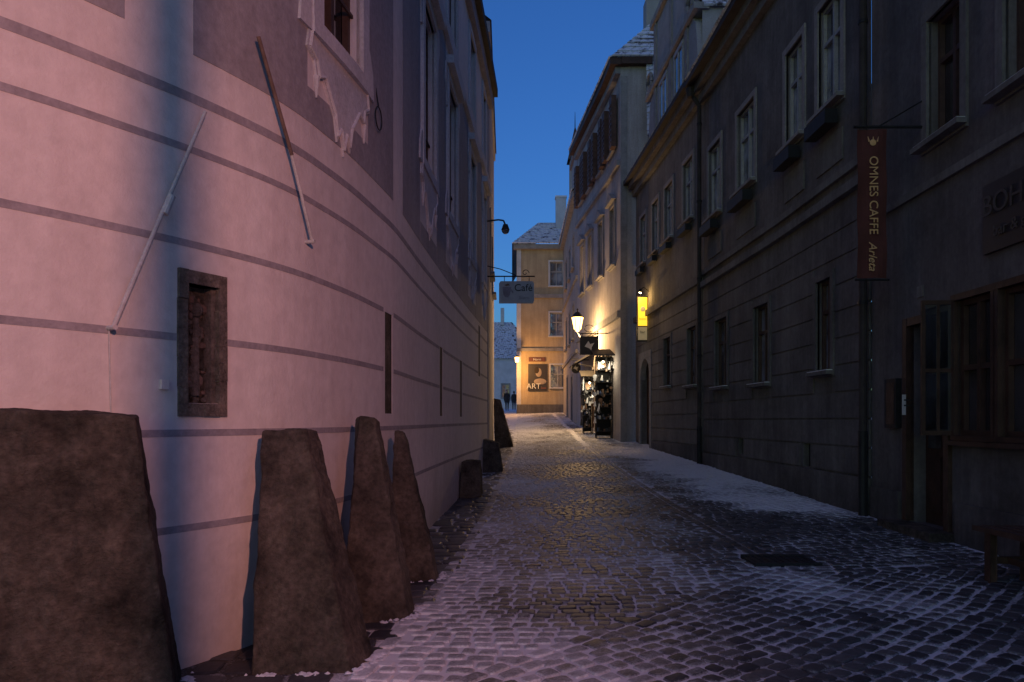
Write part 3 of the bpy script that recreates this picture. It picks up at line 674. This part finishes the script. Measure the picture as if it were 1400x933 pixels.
# ---------------- lanterns ----------------
def lantern(x,y,z,wx,power,s=1.0):
    b=B('wall_lantern',(x,y,z))
    n=6
    def ring(r,zz): return [(x+r*math.cos(2*math.pi*i/n),y+r*math.sin(2*math.pi*i/n),zz) for i in range(n)]
    a=ring(.13*s,z-.25*s); c=ring(.22*s,z+.2*s)
    b.mesh('glass','lampglass',a+c,[(i,(i+1)%n,n+(i+1)%n,n+i) for i in range(n)]+[tuple(range(n))])
    for i in range(n): b.tube('frame','iron',a[i],c[i],.012,n=5)
    d=ring(.25*s,z+.2*s); e=ring(.07*s,z+.4*s)
    b.mesh('cap','iron',d+e,[(i,(i+1)%n,n+(i+1)%n,n+i) for i in range(n)]+[tuple(range(n)),tuple(range(n,2*n))])
    b.tube('finial','iron',(x,y,z+.4*s),(x,y,z+.55*s),.03,.01); b.ball('finial_ball','iron',(x,y,z+.5*s),.04)
    b.tube('base','iron',(x,y,z-.25*s),(x,y,z-.34*s),.14*s,.05)
    pts=[(x,y,z-.34*s),(x+(wx-x)*.15,y,z-.55*s),(x+(wx-x)*.5,y,z-.6*s),(x+(wx-x)*.8,y,z-.45*s),(wx,y,z-.4*s)]
    b.path('bracket','iron',pts,.02); b.path('bracket','iron',[(wx,y,z-1.0*s),(x+(wx-x)*.5,y,z-.6*s)],.015)
    b.tube('wall_plate','iron',(wx-.02,y,z-1.1*s),(wx-.02,y,z-.3*s),.03)
    b.light((x,y-.05,z-.55*s),power,(1,.60,.25),.12); b.done()
lantern(2.82,31.5,5.75,gR2(31.5),680,1.15)
b=B('wall_lantern',(.33,47.3,5.4))
b.tube('bracket','iron',(.33,48.2,5.7),(.33,47.2,5.7),.03); b.tube('cap','iron',(.33,47.2,5.62),(.33,47.2,5.75),.2,.04); b.tube('glass','lampglass',(.33,47.2,5.3),(.33,47.2,5.62),.10,.15)
b.light((.33,46.5,4.95),360,(1,.48,.13),.1); b.done()
b=B('illuminated_sign',(4.5,25.3,5)); Fs=FX(25.3)
b.box('case','iron',Fs,4.33,4.70,4.28,5.85,-.06,-.002,1); b.box('yellow_panel','lityellow',Fs,4.36,4.67,4.82,5.80,0,.02,1); b.box('white_panel','litwhite',Fs,4.36,4.67,4.33,4.78,0,.02,1)
b.ball('emblem','litwhite',(4.52,25.27,5.4),.09,(1,.1,1)); b.text('PENSION',(4.515,25.27,5.05),(1,0,0),(0,0,1),.06,'signk'); b.text('bar',(4.515,25.27,4.6),(1,0,0),(0,0,1),.13,'signk')
b.path('gooseneck','iron',[(4.7,25.2,6.0),(4.5,25.0,6.1),(4.4,24.95,6.02)],.015); b.tube('lamp_shade','iron',(4.4,24.95,6.04),(4.38,24.98,5.93),.03,.1); b.ball('bulb','bulb',(4.38,24.98,5.93),.045)
b.light((4.36,24.95,5.8),22,(1,.6,.2),.05); b.done()
def hang(name,x0,x1,y,z0,z1,wx,round_=False):
    b=B(name,((x0+x1)/2,y,z1)); F=FX(y)
    cx,cz,r=(x0+x1)/2,(z0+z1)/2,(x1-x0)/2
    if round_: b.poly('board','signk',F,[(cx+r*math.cos(t)*1.0,cz+(z1-z0)/2*math.sin(t)) for t in np.linspace(0,2*math.pi,20,endpoint=False)],-.02,.02)
    else: b.box('board','signk',F,x0,x1,z0,z1,-.02,.02,1)
    b.poly('bird_emblem','item1',F,[(cx-r*.5,cz-r*.1),(cx-r*.1,cz+r*.5),(cx+r*.1,cz+r*.15),(cx+r*.55,cz+r*.3),(cx+r*.25,cz-r*.2),(cx+r*.3,cz-r*.6),(cx,cz-r*.3)],.021,.03)
    b.tube('bracket','iron',(x0,y,z1+.12),(wx,y,z1+.12),.02); b.tube('hook','iron',(x0+.1,y,z1),(x0+.1,y,z1+.12),.01); b.tube('hook','iron',(x1-.1,y,z1),(x1-.1,y,z1+.12),.01)
    b.path('scroll','iron',[(cx+.2*math.cos(t),y,z1+.32+.14*math.sin(t)) for t in np.linspace(0,5.5,14)],.012); b.done()
hang('hanging_shop_sign',2.75,3.5,29.6,4.2,4.95,gR2(29.6)); hang('hanging_shop_sign',2.7,3.15,33.5,3.7,4.2,gR2(33.5),True)
def stand(x0,x1,y,zt,nsh):
    z0=H(x0,y); b=B('souvenir_stand',((x0+x1)/2,y,z0))
    for px in (x0,x1):
        for py in (y-.2,y+.25): b.tube('post','iron',(px,py,z0),(px,py,zt),.02)
    b.cube('back_panel','iron',x0,x1,y+.28,y+.3,z0+.1,zt)
    for k in range(nsh):
        z=z0+.25+(zt-z0-.35)*k/(nsh-1)
        b.cube('shelf','iron',x0,x1,y-.24,y+.28,z,z+.025)
        x=x0+.04
        while x<x1-.03:
            m=random.choice(['item1','item4','item2','item3','item4','item3']); h=random.uniform(.1,.34); w=random.uniform(.03,.08); t=random.random()
            for yy in (y-.16,y+.05):
                if t<.4: b.ball('souvenir_dolls',m,(x,yy,z+.03+h*.35),w*.6,(1,1,1.5)); b.ball('souvenir_dolls',m,(x,yy,z+.03+h*.7),w*.38)
                elif t<.7: b.cube('souvenir_boxes',m,x-w*.5,x+w*.5,yy,yy+.04,z+.025,z+h)
                else: b.tube('souvenir_mugs',m,(x,yy,z+.025),(x,yy,z+h*.6),w*.5,w*.4,8)
            x+=w*1.3+.02
    for k in range(34):
        x=random.uniform(x0-.12,x1+.1); z=random.uniform(z0+.6,zt); yy=y-random.uniform(.26,.45); mm=random.choice(['item1','item3','item4','item4','item1'])
        if random.random()<.5: b.tube('hanging_plate',mm,(x,yy,z),(x,yy-.015,z),random.uniform(.03,.09),n=10)
        else: b.tube('hanging_bag',mm,(x,yy,z),(x+random.uniform(-.03,.03),yy,z-random.uniform(.1,.3)),.02,.06,7)
    b.poly('canopy','iron',lambda a,z,d:(d,a,z),[(y-.6,zt-.05),(y+.4,zt+.25),(y+.4,zt+.3),(y-.6,zt)],x0-.15,x1+.1)
    b.path('top_rail','iron',[(x0-.1,y-.4,zt-.25),(x1+.1,y-.4,zt-.25)],.015)
    for k in range(9):
        x=x0-.05+k*(x1-x0+.1)/8; l=random.uniform(.12,.4); b.tube('hanging_toy',random.choice(['item1','item3','item4']),(x,y-.4,zt-.25),(x,y-.4,zt-.25-l),.012,.05,6)
    b.light((x0+.2,y-.7,zt-.5),22,(1,.85,.6),.06); b.ball('bulb','bulb',(x0+.2,y-.55,zt-.28),.04); b.done()
stand(3.33,3.93,28.9,4.1,7); stand(3.05,3.4,31.2,3.4,5)
b=B('shop_awning',(3.3,32.8,4)); b.poly('cloth','coat',lambda a,z,d:(a,d,z),[(gR2(33),4.6),(2.75,4.1),(2.75,4.05),(gR2(33),4.5)],32.2,35.2); b.tube('arm','iron',(2.78,32.3,4.07),(gR2(32.3),32.3,3.9),.02); b.done()
b=B('cafe_hanging_sign',(0,19.2,5)); Fc=FX(19.2)
b.poly('board','signw',Fc,[(-.34,4.62),(.55,4.62),(.58,4.68),(.58,5.14),(.54,5.2),(-.30,5.2),(-.34,5.14)],-.025,.025)
b.text('Café',(.30,19.17,5.02),(1,0,0),(0,0,1),.26,'signk'); b.text('Bistro',(.32,19.17,4.76),(1,0,0),(0,0,1),.11,'lline')
b.poly('cup_emblem','lline',Fc,[(-.25,5.05),(-.02,5.05),(-.05,4.85),(-.1,4.78),(-.18,4.78),(-.23,4.85)],.026,.032); b.tube('cup_handle','lline',(-.02,19.17,4.98),(.03,19.17,4.9),.012); b.poly('cup_leaf','item3',Fc,[(-.2,5.1),(-.1,5.14),(-.05,5.09),(-.15,5.07)],.026,.03)
b.tube('bracket','iron',(-.72,19.2,5.33),(.6,19.2,5.33),.018); b.path('stay','iron',[(-.72,19.2,5.62),(-.3,19.2,5.52),(.1,19.2,5.36)],.012)
b.path('scroll','iron',[(.35+.1*(1-t/8)*math.cos(t),19.2,5.42+.1*(1-t/8)*math.sin(t)) for t in np.linspace(0,7,18)],.01)
for x in (-.2,.45): b.tube('hook','iron',(x,19.2,5.19),(x,19.2,5.33),.009)
b.done()
b=B('security_camera',(-.3,19,6.6)); 
b.path('arm','zinc',[(-.7,19,6.72),(-.35,19,6.76),(-.22,19,6.74),(-.17,19,6.62)],.022); b.tube('housing','zinc',(-.17,19,6.64),(-.17,19,6.5),.06,.11,16); b.ball('dome','glass',(-.17,19,6.48),.1,(1,1,.95)); b.tube('wall_plate','zinc',(-.72,19,6.72),(-.66,19,6.72),.07); b.done()
b=B('iron_wall_ring',FL(6.95,4.9,.05)); 
b.path('ring','iron',[FL(7.15+.10*math.cos(t),4.50+.11*math.sin(t),.03) for t in np.linspace(0,6.3,16)],.006); b.path('hook','iron',[FL(7.15,4.61,.03),FL(7.15,4.8,.0)],.006); b.done()

# ---------------- pedestrians ----------------
def hem(s):
    V=[];Fc=[];n=16
    for z,r in ((1.2,.165),(1.0,.19),(.72,.235),(.70,.22)):
        for i in range(n): t=2*math.pi*i/n; V.append((r*s*math.cos(t),r*s*.8*math.sin(t),z*s))
    for j in range(3):
        for i in range(n): Fc.append((j*n+i,j*n+(i+1)%n,(j+1)*n+(i+1)%n,(j+1)*n+i))
    return V,Fc
def person(x,y,ht,st,face):
    z0=H(x,y); s=ht/1.75
    b=B('pedestrian',(0,0,0)); e=b.e; e.location=(x,y,z0); e.rotation_euler=(0,0,face)
    P=[(0,0,.95),(0,.01,1.15),(0,0,1.36),(0,0,1.48),(0,-.01,1.56),
       (.17,0,1.42),(.23,-.02-st*.4,1.15),(.22,-.10-st*.9,.92),(.22,-.12-st*.95,.84),
       (-.17,0,1.42),(-.23,.02+st*.4,1.15),(-.22,.0+st*.8,.92),(-.22,-.01+st*.85,.84),
       (.09,0,.88),(.10,st*.5-.03,.48),(.10,st*1.1,.09),(.10,st*1.1-.16,.03),
       (-.09,0,.88),(-.10,-st*.5-.03,.48),(-.10,-st*.9,.09),(-.10,-st*.9-.16,.03)]
    E=[(0,1),(1,2),(2,3),(3,4),(2,5),(5,6),(6,7),(7,8),(2,9),(9,10),(10,11),(11,12),(0,13),(13,14),(14,15),(15,16),(0,17),(17,18),(18,19),(19,20)]
    R_=[.17,.16,.17,.07,.055,.085,.062,.045,.04,.085,.062,.045,.04,.125,.08,.055,.04,.125,.08,.055,.04]
    me=bpy.data.meshes.new('body'); me.from_pydata([tuple(c*s for c in p) for p in P],E,[]); me.materials.append(M['coat'])
    o=bpy.data.objects.new('body',me); o.parent=e; COL.objects.link(o)
    o.modifiers.new('sk','SKIN')
    lay=me.skin_vertices[0].data if me.skin_vertices else None
    if lay:
        for i,r in enumerate(R_): lay[i].radius=(r*s,r*s*.85)
        lay[0].use_root=True
    m=o.modifiers.new('ss','SUBSURF'); m.levels=1; m.render_levels=2
    b.ball('head','skin',(0,-.02*s,1.64*s),.105*s,(.78,.92,1.15),16); b.ball('nose','skin',(0,-.12*s,1.63*s),.018*s); b.ball('hair','hair',(0,.005*s,1.67*s),.11*s,(.82,.95,1.05),16)
    for q in (-.035,.035): b.ball('eyes','item4',(q*s,-.107*s,1.655*s),.01*s)
    for q in (-.085,.085): b.ball('ears','skin',(q*s,0,1.64*s),.02*s,(.5,1,1.4))
    b.tube('scarf','item3',(0,0,1.47*s),(0,-.01,1.54*s),.085*s,.075*s,14)
    b.mesh('coat_hem','coat',*hem(s)); b.done()
person(-.42,62,1.78,.18,0.1); person(.18,66,1.7,.14,math.pi)

# ---------------- street lamp behind the camera ----------------
b=B('street_lamp',(2.9,-3.2,0))
b.tube('post','iron',(2.9,-3.2,0),(2.9,-3.2,4.3),.07,.05); b.tube('base','iron',(2.9,-3.2,0),(2.9,-3.2,.6),.14,.09)
b.path('arm','iron',[(2.9,-3.2,4.3),(2.75,-3.05,4.55),(2.5,-2.8,4.6)],.03); b.tube('shade','iron',(2.45,-2.75,4.55),(2.45,-2.75,4.72),.26,.05)
l=bpy.data.lights.new('floodlight','SPOT'); l.energy=1500; l.color=(1,.40,.29); l.shadow_soft_size=.07; l.spot_size=math.radians(80); l.spot_blend=1.0
o=bpy.data.objects.new('floodlight',l); o.parent=b.e; lp=Vector((2.4,-2.7,4.25)); o.location=lp-b.loc
o.rotation_euler=(Vector((-3.2,3.6,1.9))-lp).to_track_quat('-Z','Y').to_euler(); COL.objects.link(o); b.done()
b=B('shadow_pole',(1.185,-.75,0)); b.tube('pole','zinc',(1.185,-.75,0),(1.185,-.75,6.5),.055); b.tube('foot','zinc',(1.185,-.75,0),(1.185,-.75,.1),.13)  # unseen pole added to cast the shadow stripe on the left wall
b.tube('pole_disc','signw',(1.185,-.83,6.2),(1.185,-.85,6.2),.3,n=28); b.done()

# ---------------- world, fill light, camera ----------------
w=bpy.data.worlds.new('World'); sc.world=w; w.use_nodes=True; t=w.node_tree
sky=t.nodes.new('ShaderNodeTexSky'); sky.sky_type='NISHITA'; sky.sun_disc=False; sky.sun_elevation=math.radians(3); sky.sun_rotation=math.radians(200)
mx=t.nodes.new('ShaderNodeMix'); mx.data_type='RGBA'; mx.blend_type='MULTIPLY'; mx.inputs[0].default_value=1; mx.inputs[7].default_value=(.12,.35,1.0,1)
t.links.new(sky.outputs[0],mx.inputs[6]); bg=t.nodes['Background']; t.links.new(mx.outputs[2],bg.inputs[0]); bg.inputs[1].default_value=.29
l=bpy.data.lights.new('dusk_fill','SUN'); l.energy=.19; l.angle=math.radians(90); l.color=(1,.62,.55)  # added wide pinkish ambient fill, not direct sunlight
o=bpy.data.objects.new('dusk_fill',l); o.rotation_euler=(math.radians(35),0,math.radians(-20)); COL.objects.link(o)
cam=bpy.data.cameras.new('camera'); cam.sensor_width=36; cam.lens=36*1000/1400; cam.shift_y=(575-466.5)/1400; cam.clip_end=2000; cam.clip_start=.05
o=bpy.data.objects.new('camera',cam); o.location=(0,0,1.55); o.rotation_euler=(math.radians(90),0,0); COL.objects.link(o); sc.camera=o
